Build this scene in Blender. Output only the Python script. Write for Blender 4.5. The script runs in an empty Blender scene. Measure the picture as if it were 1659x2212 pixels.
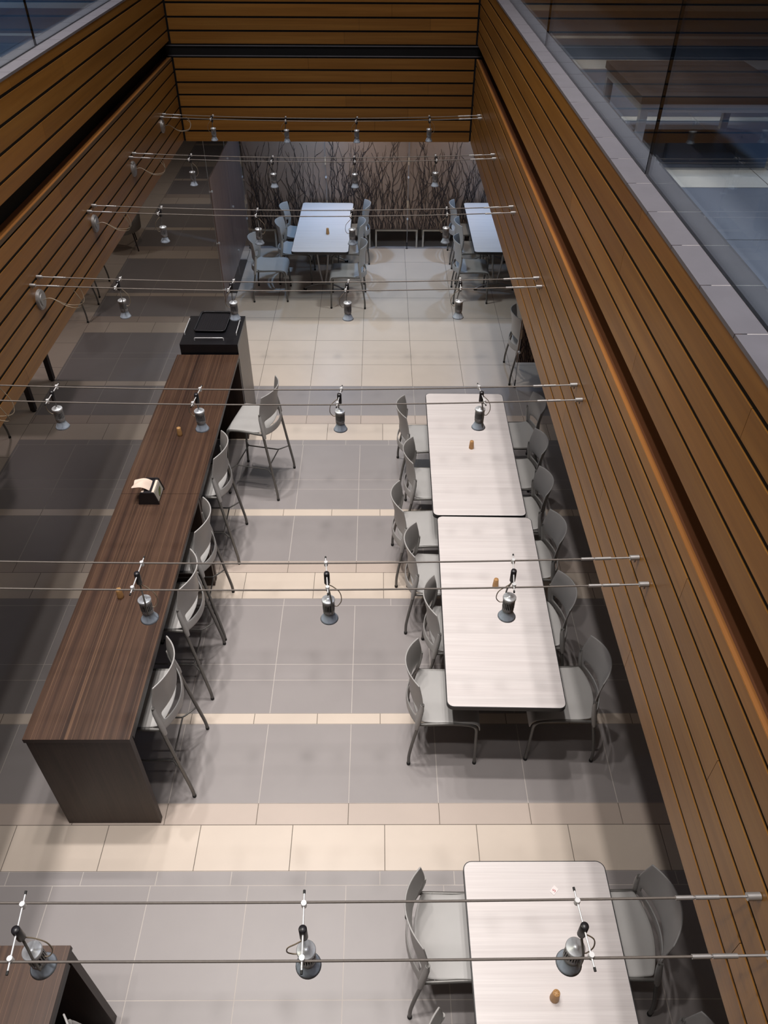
import bpy, bmesh, math, random
from mathutils import Vector, Matrix
random.seed(7)
C = bpy.context.scene.collection
PI = math.pi

# ------------------------------------------------------------------ materials
MATS = {}
def new_mat(name):
    m = bpy.data.materials.new(name); m.use_nodes = True
    nt = m.node_tree; nt.nodes.clear()
    out = nt.nodes.new('ShaderNodeOutputMaterial')
    return m, nt, out
def N(nt, t, **kw):
    n = nt.nodes.new(t)
    for k, v in kw.items(): setattr(n, k, v)
    return n
def principled(nt, out, rough=.5, metal=0., spec=.5):
    b = N(nt, 'ShaderNodeBsdfPrincipled')
    b.inputs['Roughness'].default_value = rough
    b.inputs['Metallic'].default_value = metal
    b.inputs['Specular IOR Level'].default_value = spec
    nt.links.new(b.outputs[0], out.inputs[0])
    return b
def mapping(nt, scale, coord='Object', rot=(0, 0, 0)):
    tc = N(nt, 'ShaderNodeTexCoord'); mp = N(nt, 'ShaderNodeMapping')
    mp.inputs['Scale'].default_value = scale; mp.inputs['Rotation'].default_value = rot
    nt.links.new(tc.outputs[coord], mp.inputs[0]); return mp.outputs[0]
def noise(nt, vec, scale=1., detail=4., rough=.6):
    n = N(nt, 'ShaderNodeTexNoise')
    n.inputs['Scale'].default_value = scale; n.inputs['Detail'].default_value = detail
    n.inputs['Roughness'].default_value = rough
    nt.links.new(vec, n.inputs['Vector']); return n.outputs[0]
def ramp(nt, fac, stops):
    r = N(nt, 'ShaderNodeValToRGB'); e = r.color_ramp.elements
    while len(e) < len(stops): e.new(.5)
    for i, (p, c) in enumerate(stops):
        e[i].position = p; e[i].color = (*c, 1)
    nt.links.new(fac, r.inputs[0]); return r.outputs[0]
def S(r, g, b):  # sRGB 0-255 -> linear
    f = lambda c: (c/255/12.92) if c/255 <= .04045 else ((c/255+.055)/1.055)**2.4
    return (f(r), f(g), f(b))
def island_value(nt, col, amt):
    g = N(nt, 'ShaderNodeNewGeometry'); mr = N(nt, 'ShaderNodeMapRange')
    mr.inputs['To Min'].default_value = 1-amt; mr.inputs['To Max'].default_value = 1+amt
    nt.links.new(g.outputs['Random Per Island'], mr.inputs[0])
    h = N(nt, 'ShaderNodeHueSaturation'); nt.links.new(mr.outputs[0], h.inputs['Value'])
    nt.links.new(col, h.inputs['Color']); return h.outputs[0]
def mat(name, col, rough=.5, metal=0., spec=.5, var=.06, scale=6., bump=0.):
    if name in MATS: return MATS[name]
    m, nt, out = new_mat(name); b = principled(nt, out, rough, metal, spec)
    n = noise(nt, mapping(nt, (1, 1, 1)), scale)
    lo = tuple(max(0, c*(1-var)) for c in col); hi = tuple(min(1, c*(1+var)) for c in col)
    nt.links.new(ramp(nt, n, [(.3, lo), (.7, hi)]), b.inputs['Base Color'])
    if bump:
        bp = N(nt, 'ShaderNodeBump'); bp.inputs['Strength'].default_value = bump
        nt.links.new(noise(nt, mapping(nt, (1, 1, 1)), scale*20), bp.inputs['Height']); nt.links.new(bp.outputs[0], b.inputs['Normal'])
    MATS[name] = m; return m
def grain_mat(name, stops, scale, rough=.4, isl=.1, spec=.5, fine=(1, 1, 1), fine_amt=.25):
    """wood or laminate with a stretched grain; scale is small along the grain"""
    m, nt, out = new_mat(name); b = principled(nt, out, rough, 0, spec)
    n = noise(nt, mapping(nt, scale), 1., 5., .65)
    c = ramp(nt, n, stops)
    f = noise(nt, mapping(nt, fine), 1., 3., .5)
    fr = ramp(nt, f, [(.3, (1-fine_amt,)*3), (.7, (1+fine_amt*.3,)*3)])
    mx = N(nt, 'ShaderNodeMixRGB', blend_type='MULTIPLY'); mx.inputs[0].default_value = 1
    nt.links.new(c, mx.inputs[1]); nt.links.new(fr, mx.inputs[2])
    nt.links.new(island_value(nt, mx.outputs[0], isl), b.inputs['Base Color'])
    MATS[name] = m; return m
WOOD = [(.25, S(116, 76, 28)), (.5, S(131, 89, 38)), (.75, S(142, 101, 48))]
wood_y = grain_mat('honey_wood_lengthwise', WOOD, (9, .5, 14), .38, .12, .42, (60, 1.2, 90), .14)
wood_x = grain_mat('honey_wood_crosswise', WOOD, (.5, 9, 14), .5, .12, .3, (1.2, 60, 90), .14)
ledge_light = grain_mat('ledge_wood_pale', [(.3, S(138, 88, 42)), (.7, S(154, 102, 54))], (20, .6, 20), .4, .05)
ledge_dark = grain_mat('ledge_wood_brown', [(.3, S(98, 60, 36)), (.7, S(112, 70, 44))], (20, .6, 20), .45, .05)
black = mat('black_recess', (.006, .006, .007), .7, 0, .2)
def walnut_mat():
    m, nt, out = new_mat('walnut_laminate'); b = principled(nt, out, .34, 0, .5)
    n1 = noise(nt, mapping(nt, (13, .22, 1)), 1., 3., .6)
    c = ramp(nt, n1, [(.30, S(52, 37, 31)), (.42, S(72, 52, 42)), (.52, S(84, 62, 49)), (.62, S(64, 46, 37)), (.74, S(86, 64, 50))])
    n2 = noise(nt, mapping(nt, (150, 2.2, 1)), 1., 2., .5)
    f = ramp(nt, n2, [(.3, (.80, .80, .80)), (.7, (1.06, 1.06, 1.06))])
    mx = N(nt, 'ShaderNodeMixRGB', blend_type='MULTIPLY'); mx.inputs[0].default_value = 1
    nt.links.new(c, mx.inputs[1]); nt.links.new(f, mx.inputs[2])
    n3 = noise(nt, mapping(nt, (9, .015, 0)), 1., 0., .4)
    l = ramp(nt, n3, [(.474, (0, 0, 0)), (.479, (.7, .7, .7)), (.484, (0, 0, 0))])
    l2 = ramp(nt, n3, [(.580, (0, 0, 0)), (.584, (.55, .55, .55)), (.588, (0, 0, 0))])
    ad = N(nt, 'ShaderNodeMixRGB', blend_type='ADD'); ad.inputs[0].default_value = 1
    nt.links.new(l, ad.inputs[1]); nt.links.new(l2, ad.inputs[2])
    mp = N(nt, 'ShaderNodeMixRGB'); mp.inputs[2].default_value = (*S(150, 116, 88), 1)
    nt.links.new(ad.outputs[0], mp.inputs[0]); nt.links.new(mx.outputs[0], mp.inputs[1])
    nt.links.new(mp.outputs[0], b.inputs['Base Color']); MATS['walnut_laminate'] = m; return m
walnut = walnut_mat()
walnut_v = grain_mat('walnut_laminate_upright', [(.3, S(52, 38, 32)), (.5, S(66, 50, 42)), (.7, S(58, 44, 37))], (10, 10, .5), .45, .04, .4, (90, 90, 2), .25)
white_lam = grain_mat('white_laminate', [(.3, S(213, 205, 203)), (.55, S(221, 214, 212)), (.8, S(230, 224, 222))], (1.2, 60, 1), .33, .0, .5, (2, 160, 1), .07)
edge_black = mat('black_edging', (.012, .012, .014), .45)
plastic = mat('grey_plastic', S(172, 170, 168), .42, 0, .45, .03)
tube_grey = mat('grey_painted_tube', S(112, 110, 107), .38, .35, .5, .04)
rubber = mat('black_rubber', (.012, .012, .012), .7)
steel = mat('brushed_steel', S(160, 158, 158), .38, .6, .5, .05, 30)
chrome = mat('polished_steel', S(214, 214, 216), .3, .35, .5, .03)
lamp_cap = mat('cast_aluminium', S(196, 199, 204), .42, .55, .5, .12, 60)
lamp_body = mat('dark_aluminium', S(150, 150, 153), .42, .3, .5, .06, 40)
lamp_bell = mat('bell_aluminium', S(150, 160, 174), .5, .1, .5, .06, 20)
wire_m = mat('cable_steel', S(104, 97, 92), .6, .3, .5, .1, 90)
cord_m = mat('clear_brown_flex', S(120, 108, 92), .4)
black_plastic = mat('black_plastic', (.014, .013, .016), .38)
black_lam = mat('black_laminate', (.010, .010, .013), .30)
taupe_lam = mat('taupe_laminate', S(140, 130, 119), .42, .15, .5, .04)
cork = mat('turned_pale_wood', S(186, 142, 92), .5, 0, .4, .12, 30)
hole_m = mat('dark_hole', S(70, 44, 24), .8)
paper = mat('paper_napkin', S(226, 206, 190), .75, 0, .2, .03)
foil = mat('menu_card_grey', S(176, 172, 162), .35, .2)
leaf_green = mat('printed_green', S(92, 100, 62), .4)
red_ink = mat('red_print', S(196, 92, 100), .5)
stone = mat('stone_coping', S(99, 96, 102), .5, 0, .4, .06, 9)
stone_grout = mat('pale_grout', S(200, 194, 192), .7)
t_grey = None
def tile_mat(name, col, rough, isl=.035, spec=.5, var=.04):
    m, nt, out = new_mat(name); b = principled(nt, out, rough, 0, spec)
    n = noise(nt, mapping(nt, (1, 1, 1)), 2.2, 6)
    lo = tuple(c*(1-var) for c in col); hi = tuple(c*(1+var) for c in col)
    nt.links.new(island_value(nt, ramp(nt, n, [(.3, lo), (.7, hi)]), isl), b.inputs['Base Color'])
    MATS[name] = m; return m
t_grey = tile_mat('grey_tile', S(147, 141, 140), .42)
t_beige = tile_mat('beige_tile', S(206, 192, 178), .36, .02)
t_taupe = tile_mat('taupe_tile', S(186, 171, 160), .4)
t_groutL = mat('light_grout', S(190, 182, 176), .8)
t_groutD = mat('dark_grout', S(112, 102, 92), .8)
t_up_grey = tile_mat('blue_grey_tile', S(120, 125, 139), .3)
t_up_beige = tile_mat('pale_upper_tile', S(212, 206, 200), .3)
resin = grain_mat('frosted_resin', [(.3, S(130, 107, 91)), (.7, S(145, 121, 104))], (1, 1, .6), .3, .02, .5, (2, 2, 2), .05)
resin_dark = grain_mat('smoked_resin', [(.3, S(98, 79, 72)), (.55, S(130, 108, 100)), (.75, S(110, 90, 82))], (14, 14, .35), .28, .03, .5, (60, 60, 1), .25)
twig_m = mat('dark_twig', S(52, 40, 36), .7)
bench_frame = mat('bench_frame_paint', S(178, 170, 158), .45)
oak = grain_mat('pale_bench_wood', [(.3, S(170, 142, 112)), (.7, S(190, 162, 132))], (.6, 12, 12), .45)
coffee_wood = grain_mat('dark_brown_tabletop', [(.3, S(54, 50, 52)), (.7, S(76, 71, 73))], (1.2, 30, 30), .3, .03)
frame_steel = mat('satin_frame', S(176, 178, 188), .4, .1)
plaster = mat('painted_plaster', S(190, 186, 182), .8)
dark_fabric = mat('grey_felt', S(158, 155, 150), .9, 0, .1, .08, 60)
dark_post = mat('dark_table_leg', S(58, 50, 50), .4, .3)
def glass_mat():
    m, nt, out = new_mat('clear_glass')
    tr = N(nt, 'ShaderNodeBsdfTransparent'); tr.inputs[0].default_value = (.90, .94, .95, 1)
    gl = N(nt, 'ShaderNodeBsdfGlossy'); gl.inputs['Roughness'].default_value = .0
    gl.inputs[0].default_value = (.95, .98, 1, 1)
    lw = N(nt, 'ShaderNodeLayerWeight'); lw.inputs[0].default_value = .5
    pw = N(nt, 'ShaderNodeMath', operation='POWER'); pw.inputs[1].default_value = 5
    mu = N(nt, 'ShaderNodeMath', operation='MULTIPLY_ADD'); mu.inputs[1].default_value = .96; mu.inputs[2].default_value = .04
    mx = N(nt, 'ShaderNodeMixShader')
    nt.links.new(lw.outputs['Facing'], pw.inputs[0]); nt.links.new(pw.outputs[0], mu.inputs[0])
    nt.links.new(mu.outputs[0], mx.inputs[0]); nt.links.new(tr.outputs[0], mx.inputs[1]); nt.links.new(gl.outputs[0], mx.inputs[2])
    nt.links.new(mx.outputs[0], out.inputs[0]); return m
glass = glass_mat()
glass_edge = mat('dark_glass_edge', (.004, .006, .009), .9, 0, .05)

# ------------------------------------------------------------------ mesh helpers
class MB:
    def __init__(s): s.v = []; s.f = []; s.m = []; s.sm = []
    def add(s, vs, fs, mi=0, smooth=False):
        o = len(s.v); s.v += [tuple(q) for q in vs]
        for f in fs:
            s.f.append([i+o for i in f]); s.m.append(mi); s.sm.append(smooth)
    def box(s, x0, x1, y0, y1, z0, z1, mi=0):
        vs = [(x0,y0,z0),(x1,y0,z0),(x1,y1,z0),(x0,y1,z0),(x0,y0,z1),(x1,y0,z1),(x1,y1,z1),(x0,y1,z1)]
        s.add(vs, [(0,3,2,1),(4,5,6,7),(0,1,5,4),(1,2,6,5),(2,3,7,6),(3,0,4,7)], mi)
    def quad(s, x0, x1, y0, y1, z, mi=0): s.add([(x0,y0,z),(x1,y0,z),(x1,y1,z),(x0,y1,z)], [(0,1,2,3)], mi)
    def tube(s, pts, r, seg=8, mi=0, cap=True, smooth=True):
        pts = [Vector(p) for p in pts]; n = len(pts)
        rs = r if isinstance(r, (list, tuple)) else [r]*n
        prev = None; rings = []
        for i in range(n):
            if i == 0: t = pts[1]-pts[0]
            elif i == n-1: t = pts[-1]-pts[-2]
            else: t = (pts[i+1]-pts[i]).normalized()+(pts[i]-pts[i-1]).normalized()
            t.normalize()
            if prev is None:
                a = Vector((0,0,1)) if abs(t.z) < .9 else Vector((1,0,0)); u = t.cross(a).normalized()
            else:
                u = (prev - t*prev.dot(t)).normalized()
            prev = u; w = t.cross(u)
            k = 1.0
            if 0 < i < n-1:
                c = (pts[i+1]-pts[i]).normalized().dot((pts[i]-pts[i-1]).normalized()); k = 1
            rings.append([pts[i]+(u*math.cos(2*PI*j/seg)+w*math.sin(2*PI*j/seg))*rs[i]*k for j in range(seg)])
        vs = [q for rg in rings for q in rg]; fs = []
        for i in range(n-1):
            for j in range(seg):
                a = i*seg+j; b = i*seg+(j+1) % seg
                fs.append((a, b, b+seg, a+seg))
        s.add(vs, fs, mi, smooth)
        if cap:
            s.add(rings[0], [tuple(range(seg))[::-1]], mi); s.add(rings[-1], [tuple(range(seg))], mi)
    def lathe(s, prof, seg=24, at=(0,0,0), mi=0, smooth=True):
        vs = []; fs = []
        for r, z in prof:
            for j in range(seg):
                vs.append((at[0]+r*math.cos(2*PI*j/seg), at[1]+r*math.sin(2*PI*j/seg), at[2]+z))
        for i in range(len(prof)-1):
            for j in range(seg):
                a = i*seg+j; b = i*seg+(j+1) % seg
                fs.append((a, b, b+seg, a+seg))
        s.add(vs, fs, mi, smooth)
        for k, (r, z) in ((0, prof[0]), (len(prof)-1, prof[-1])):
            if r > 1e-5:
                s.add(vs[k*seg:(k+1)*seg], [tuple(range(seg)) if k else tuple(range(seg))[::-1]], mi)
    def prism(s, poly, z0, z1, mi=0, mi_side=None):
        n = len(poly); vs = [(x,y,z0) for x,y in poly]+[(x,y,z1) for x,y in poly]
        s.add(vs, [tuple(range(n))[::-1], tuple(range(n,2*n))], mi)
        s.add(vs, [(i,(i+1)%n,(i+1)%n+n,i+n) for i in range(n)], mi if mi_side is None else mi_side)
    def build(s, name, mats, parent=None, loc=None):
        me = bpy.data.meshes.new(name); me.from_pydata(s.v, [], s.f)
        for m in (mats if isinstance(mats, (list, tuple)) else [mats]): me.materials.append(m)
        me.polygons.foreach_set('material_index', s.m); me.polygons.foreach_set('use_smooth', s.sm)
        me.update()
        o = bpy.data.objects.new(name, me); C.objects.link(o)
        if parent: o.parent = parent
        if loc: o.location = loc
        return o
def rrect(x0, x1, y0, y1, r, n=5):
    pts = []
    for cx, cy, a in ((x1-r,y0+r,-PI/2),(x1-r,y1-r,0),(x0+r,y1-r,PI/2),(x0+r,y0+r,PI)):
        for i in range(n+1):
            t = a+PI/2*i/n; pts.append((cx+r*math.cos(t), cy+r*math.sin(t)))
    return pts
def smooth_path(pts, n=6):
    """Catmull-Rom through pts"""
    P = [Vector(p) for p in pts]; out = []
    for i in range(len(P)-1):
        p0 = P[max(i-1,0)]; p1 = P[i]; p2 = P[i+1]; p3 = P[min(i+2,len(P)-1)]
        for k in range(n):
            t = k/n
            out.append(.5*((2*p1)+(p2-p0)*t+(2*p0-5*p1+4*p2-p3)*t*t+(3*p1-p0-3*p2+p3)*t**3))
    out.append(P[-1]); return out
def round_path(pts, r=.03, n=4):
    P = [Vector(p) for p in pts]; out = [P[0]]
    for i in range(1, len(P)-1):
        a = P[i-1]-P[i]; b = P[i+1]-P[i]
        d = min(r, a.length*.45, b.length*.45); A = P[i]+a.normalized()*d; B = P[i]+b.normalized()*d
        for k in range(n+1):
            t = k/n; out.append(A*(1-t)**2+P[i]*2*t*(1-t)+B*t*t)
    out.append(P[-1]); return out
def tag(o, label=None, cat=None, group=None, kind=None):
    if label: o['label'] = label
    if cat: o['category'] = cat
    if group: o['group'] = group
    if kind: o['kind'] = kind
    return o
def thing(name, label, cat, loc=(0,0,0), rz=0, group=None):
    o = bpy.data.objects.new(name, None); C.objects.link(o)
    o.empty_display_size = .05
    o.location = loc; o.rotation_euler = (0,0,rz)
    return tag(o, label, cat, group)
def struct(o): o['kind'] = 'structure'; return o
def dup(root, loc, rz, label, group=None):
    r = root.copy(); C.objects.link(r); r.location = loc; r.rotation_euler = (0,0,rz)
    r['label'] = label
    if group: r['group'] = group
    for ch in list(root.children):
        c = ch.copy(); C.objects.link(c); c.parent = r
        for g in list(ch.children):
            d = g.copy(); C.objects.link(d); d.parent = c
    return r
def subsurf(o, lv=1):
    m = o.modifiers.new('smooth', 'SUBSURF'); m.levels = lv; m.render_levels = lv
def solid(o, t, off=-1):
    m = o.modifiers.new('thick', 'SOLIDIFY'); m.thickness = t; m.offset = off
def bevel(o, w, seg=2):
    m = o.modifiers.new('edge', 'BEVEL'); m.width = w; m.segments = seg; m.limit_method = 'ANGLE'

# ------------------------------------------------------------------ levels and planes of the atrium
XR, XL, YB, YN = .976, -2.09, 8.87, -.6
ZCURB, ZUP, ZB = 3.895, 3.595, 2.432

# ------------------------------------------------------------------ lower floor, laid tile by tile
def floor_tiles():
    b = MB(); G = .0024
    def row(y0, y1, x0, x1, pitch, off, mi):
        k = math.floor((x0-off)/pitch)
        while off+k*pitch < x1:
            a = max(x0, off+k*pitch); c = min(x1, off+(k+1)*pitch); k += 1
            if c-a > .01: b.quad(a+G, c-G, y0+G, y1-G, 0, mi)
        b.quad(x0, x1, y0, y1, -.0006, 4 if mi else 3)
    GREY, BEIGE, TAUPE = 0, 1, 2
    XLm, XRm = -3.87, 4.6
    og, ob = -.205, .0375
    def P(c, y0, y1, x0=XLm, x1=XRm, off=None, pitch=None):
        if c == 'g': row(y0, y1, x0, x1, pitch or .607, og if off is None else off, GREY)
        if c == 'b': row(y0, y1, x0, x1, pitch or .605, ob if off is None else off, BEIGE)
        if c == 't': row(y0, y1, x0, x1, pitch or .607, og if off is None else off, TAUPE)
    # near to far, measured bands
    P('g', -2.0, -1.4); P('b', -1.4, -1.31, pitch=.465, off=.008); P('g', -1.31, -.3); P('b', -.3, .0); P('t', 0, .15); P('g', .15, .84)
    P('b', .84, .93, pitch=.465, off=.008); P('g', .93, 1.458); P('g', 1.458, 2.088)
    P('g', 2.088, 2.176, off=.006, pitch=.466); P('b', 2.176, 2.479); P('t', 2.479, 2.630); P('g', 2.630, 3.247)
    P('b', 3.247, 3.339, pitch=.465, off=.008); P('g', 3.339, 3.640); P('g', 3.640, 3.791); P('g', 3.791, 4.408)
    P('g', 4.408, 4.487, off=.1, pitch=.91); P('b', 4.487, 4.797); P('t', 4.797, 4.941); P('g', 4.941, 5.554)
    P('b', 5.554, 5.652, pitch=.465, off=.008); P('g', 5.652, 5.955); P('g', 5.955, 6.105); P('g', 6.105, 6.70)
    P('g', 6.70, 6.786, off=.1, pitch=.46); P('b', 6.786, 7.095); P('t', 7.095, 7.258); P('g', 7.258, 7.871)
    # the wide beige field beside the partition
    ys = [7.871, 8.364, 8.970, 9.588, 10.193, 10.80, 11.40, 11.915]
    for a, c in zip(ys, ys[1:]): P('b', a, c, x0=-2.03, off=-.211)
    P('g', 11.915, 14.0, x0=-2.03, pitch=.607); P('g', 14.0, 18.0, x0=-2.03)
    L = dict(x1=-2.03)
    P('b', 7.871, 7.975, pitch=.465, off=.008, **L); P('g', 7.975, 8.50, **L); P('g', 8.50, 8.64, **L); P('g', 8.64, 9.165, **L)
    P('b', 9.165, 9.455, **L); P('t', 9.455, 9.62, **L); P('g', 9.62, 10.227, **L); P('b', 10.227, 10.329, pitch=.465, off=.008, **L)
    P('g', 10.329, 11.51, **L); P('b', 11.51, 11.82, **L); P('t', 11.82, 11.98, **L); P('g', 11.98, 12.645, **L)
    P('b', 12.645, 12.76, pitch=.465, off=.008, **L); P('g', 12.76, 13.84, **L); P('b', 13.84, 14.155, **L); P('t', 14.155, 14.33, **L)
    P('g', 14.33, 15.06, **L); P('b', 15.06, 15.17, pitch=.465, off=.008, **L); P('g', 15.17, 15.87, **L); P('b', 15.87, 16.2, **L)
    P('g', 16.2, 17.24, **L); P('b', 17.24, 17.37, **L); P('g', 17.37, 18, **L)
    # plain beige floor past the strip edge
    y = -2.0
    while y < 18: row(y, min(y+.605, 18), -8, -3.87, .605, -.2, BEIGE); y += .605
    # bedding under the joints
    b.box(-8, 4.6, -2, 18, -.06, -.003, 3)
    return struct(b.build('floor', [t_grey, t_beige, t_taupe, t_groutL, t_groutD]))
floor_tiles()

# ------------------------------------------------------------------ slatted walls of the opening
def boards(b, axis, plane, inward, a0, a1, zs, splits, mi=0, gap=.018, th=.018):
    """boards between consecutive zs; axis 'x': plane X=const, boards run along Y"""
    for i, (z0, z1) in enumerate(zip(zs, zs[1:])):
        cut = [a0]+sorted(splits[i % len(splits)])+[a1]
        lo = z0+(gap/2 if i else 0); hi = z1-(gap/2 if i < len(zs)-2 else 0)
        for p, q in zip(cut, cut[1:]):
            p2 = p+(.0009 if p != a0 else 0); q2 = q-(.0009 if q != a1 else 0)
            if axis == 'x': b.box(min(plane, plane-inward*th), max(plane, plane-inward*th), p2, q2, lo, hi, mi)
            else: b.box(p2, q2, min(plane, plane-inward*th), max(plane, plane-inward*th), lo, hi, mi)
zR1 = [ZB, 2.547, 2.677, 2.799, 2.924, 3.043, 3.158, 3.217]; zR2 = [3.350, 3.46, 3.572, 3.686, 3.80, 3.893]
zL1 = [ZB+.015, 2.5475, 2.649, 2.762, 2.874, 2.979, 3.093, 3.188]; zL2 = [3.368, 3.457, 3.577, 3.695, 3.818, 3.893]
zB1 = [ZB, 2.535, 2.65, 2.767, 2.882, 2.997, 3.113, 3.217]; zB2 = [3.343, 3.453, 3.569, 3.688, 3.80, 3.893]
spl = [[1.9, 4.6], [.8, 3.4, 6.3], [2.6, 5.2, 7.4], [1.2, 4.0, 6.9], [3.0, 5.8], [1.7, 4.9, 7.9], [.6, 2.9, 6.1]]
splx = [[-1.0], [-.05], [.3], [-.35], [-.2, .5], [.12], [-.72]]
END = .016
b = MB()
boards(b, 'x', XR, -1, YN, YB-END, zR1, spl); boards(b, 'x', XR, -1, YN, YB-END, zR2, spl[2:]+spl[:2])
b.box(XR+.005, XR+.017, YN, YB-END-.002, ZB+.006, 3.19, 1); b.box(XR+.005, XR+.03, YN, YB-END-.002, 3.36, 3.86, 1); b.box(XR+.018, XR+.03, YN, YB+.2, ZB+.006, 3.19, 1)
b.box(XR+.10, XR+.13, YN, YB+.2, 3.1, 3.5, 1)
struct(b.build('wall_right', [wood_y, black]))
b = MB()
boards(b, 'x', XL, 1, YN, YB-END, zL1, spl[3:]+spl[:3]); boards(b, 'x', XL, 1, YN, YB-END, zL2, spl[1:]+spl[:1])
b.box(XL-.017, XL-.004, YN, YB-END-.002, ZB+.02, 3.19, 1); b.box(XL-.03, XL-.004, YN, YB-END-.002, 3.375, 3.86, 1); b.box(XL-.03, XL-.018, YN, YB+.2, ZB+.02, 3.19, 1)
b.box(XL-.13, XL-.10, YN, YB+.2, 3.1, 3.5, 1)
struct(b.build('wall_left', [wood_y, black]))
b = MB()
boards(b, 'y', YB, -1, XL+END, XR-END, zB1, splx); boards(b, 'y', YB, -1, XL+END, XR-END, zB2, splx[3:])
b.box(XL-.05, XR+.05, YB+.004, YB+.04, ZB+.006, 3.88, 1)
struct(b.build('wall_back', [wood_x, black]))
b = MB()
boards(b, 'y', YN, 1, XL+END, XR-END, zB1, splx[2:]); boards(b, 'y', YN, 1, XL+END, XR-END, zB2, splx[1:])
b.box(XL-.05, XR+.05, YN-.04, YN-.018, ZB, 3.9, 1)
struct(b.build('wall_front', [wood_x, black]))
# ledges on top of the lower boards, metal channel on the back wall
b = MB(); b.box(XR+.001, XR+.0195, YN, YB-END, 3.200, 3.219, 0); b.box(XR+.020, XR+.098, YN, YB-END, 3.196, 3.216, 1)
struct(b.build('trim_1', [ledge_light, ledge_dark]))
b = MB(); b.box(XL-.004, XL, YN, YB-END, 3.201, 3.2235, 2); b.box(XL-.043, XL-.0042, YN, YB-END, 3.200, 3.224, 0); b.box(XL-.086, XL-.0435, YN, YB-END, 3.196, 3.221, 1)
struct(b.build('trim_2', [ledge_light, ledge_dark, mat('ledge_edge_veneer', S(88, 66, 42), .5)]))
b = MB()
for z in (3.236, 3.325): b.box(XL-.04, XR+.06, YB-.002, YB+.006, z-.004, z+.004, 0)
struct(b.build('trim_3', [mat('channel_metal', S(120, 120, 128), .4, .6)]))

# stone coping around the opening, laid in 305 mm pieces, with the pale joint that holds the glass
def curb(name, x0, x1, y0, y1, along, body=None):
    b = MB(); zt = ZCURB
    e = body or (x0, x1, y0, y1); b.box(*e, ZUP-.02, zt-.0008, 1)
    p = .3045; off = .082
    a0, a1 = (y0, y1) if along == 'y' else (x0, x1)
    k = math.floor((a0-off)/p)
    mid = (x0+x1)/2 if along == 'y' else (y0+y1)/2
    while off+k*p < a1:
        s = max(a0, off+k*p)+.002; e = min(a1, off+(k+1)*p)-.002; k += 1
        if e-s < .01: continue
        if along == 'y':
            b.box(x0, mid-.004, s, e, zt-.014, zt, 0); b.box(mid+.004, x1, s, e, zt-.014, zt, 0)
        else:
            b.box(s, e, y0, mid-.004, zt-.014, zt, 0); b.box(s, e, mid+.004, y1, zt-.014, zt, 0)
    return struct(b.build(name, [stone, stone_grout]))
GXR, GXL = 1.073, -2.187
curb('trim_4', XR-.003, 1.170, YN-.2, YB+.197, 'y', (XR+.032, 1.168, YN-.2, YB+.197))
curb('trim_5', -2.284, XL+.003, YN-.2, YB+.197, 'y', (-2.282, XL-.032, YN-.2, YB+.197))
curb('trim_6', XL+.004, XR-.004, YB-.003, YB+.194, 'x', (XL+.004, XR-.004, YB+.042, YB+.192))

def pane(label, x0, x1, y0, y1, thin):
    b = MB(); z0, z1 = ZCURB+.002, 4.66
    b.box(x0, x1, y0, y1, z0, z1, 0)
    # the faces across the thickness are the dark polished edges
    for i, f in enumerate(b.f):
        vs = [b.v[j] for j in f]
        flat_x = len({round(v[0],5) for v in vs}) == 1; flat_y = len({round(v[1],5) for v in vs}) == 1
        broad = flat_x if thin == 'x' else flat_y
        if not broad: b.m[i] = 1
    o = b.build('glass_balustrade', [glass, glass_edge])
    return tag(o, label, 'railing', 'glass balustrade panes')
gr = [('clear glass balustrade pane at the near end of the coping by the low table', -.7, .72), ('large clear glass balustrade pane in front of the legs of the low table', .728, 3.222),
      ('clear glass balustrade pane standing across the far edge of the low upstairs table', 3.23, 5.72), ('clear glass balustrade pane beyond the low upstairs table, mirroring the slatted end wall', 5.728, 8.22),
      ('short clear glass balustrade pane in the far corner on the low table side', 8.228, 8.96)]
for lb, a, c in gr: pane(lb, GXR-.006, GXR+.006, a, c, 'x')
gl = [('clear glass balustrade pane at the near end of the coping opposite the low table', -.7, .66), ('second clear glass balustrade pane opposite the low table', .668, 3.16),
      ('clear glass balustrade pane opposite the low table, short of the dark joint', 3.168, 5.66), ('clear glass balustrade pane opposite the low table, past the dark joint', 5.668, 8.16),
      ('short clear glass balustrade pane in the far corner opposite the low table', 8.168, 8.96)]
for lb, a, c in gl: pane(lb, GXL-.006, GXL+.006, a, c, 'x')
for lb, a, c in [('clear glass balustrade pane above the slatted end wall, on the dark counter side', -2.16, -.56), ('clear glass balustrade pane above the slatted end wall, on the long table side', -.552, 1.05)]:
    pane(lb, a, c, YB+.091, YB+.103, 'y')

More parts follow.
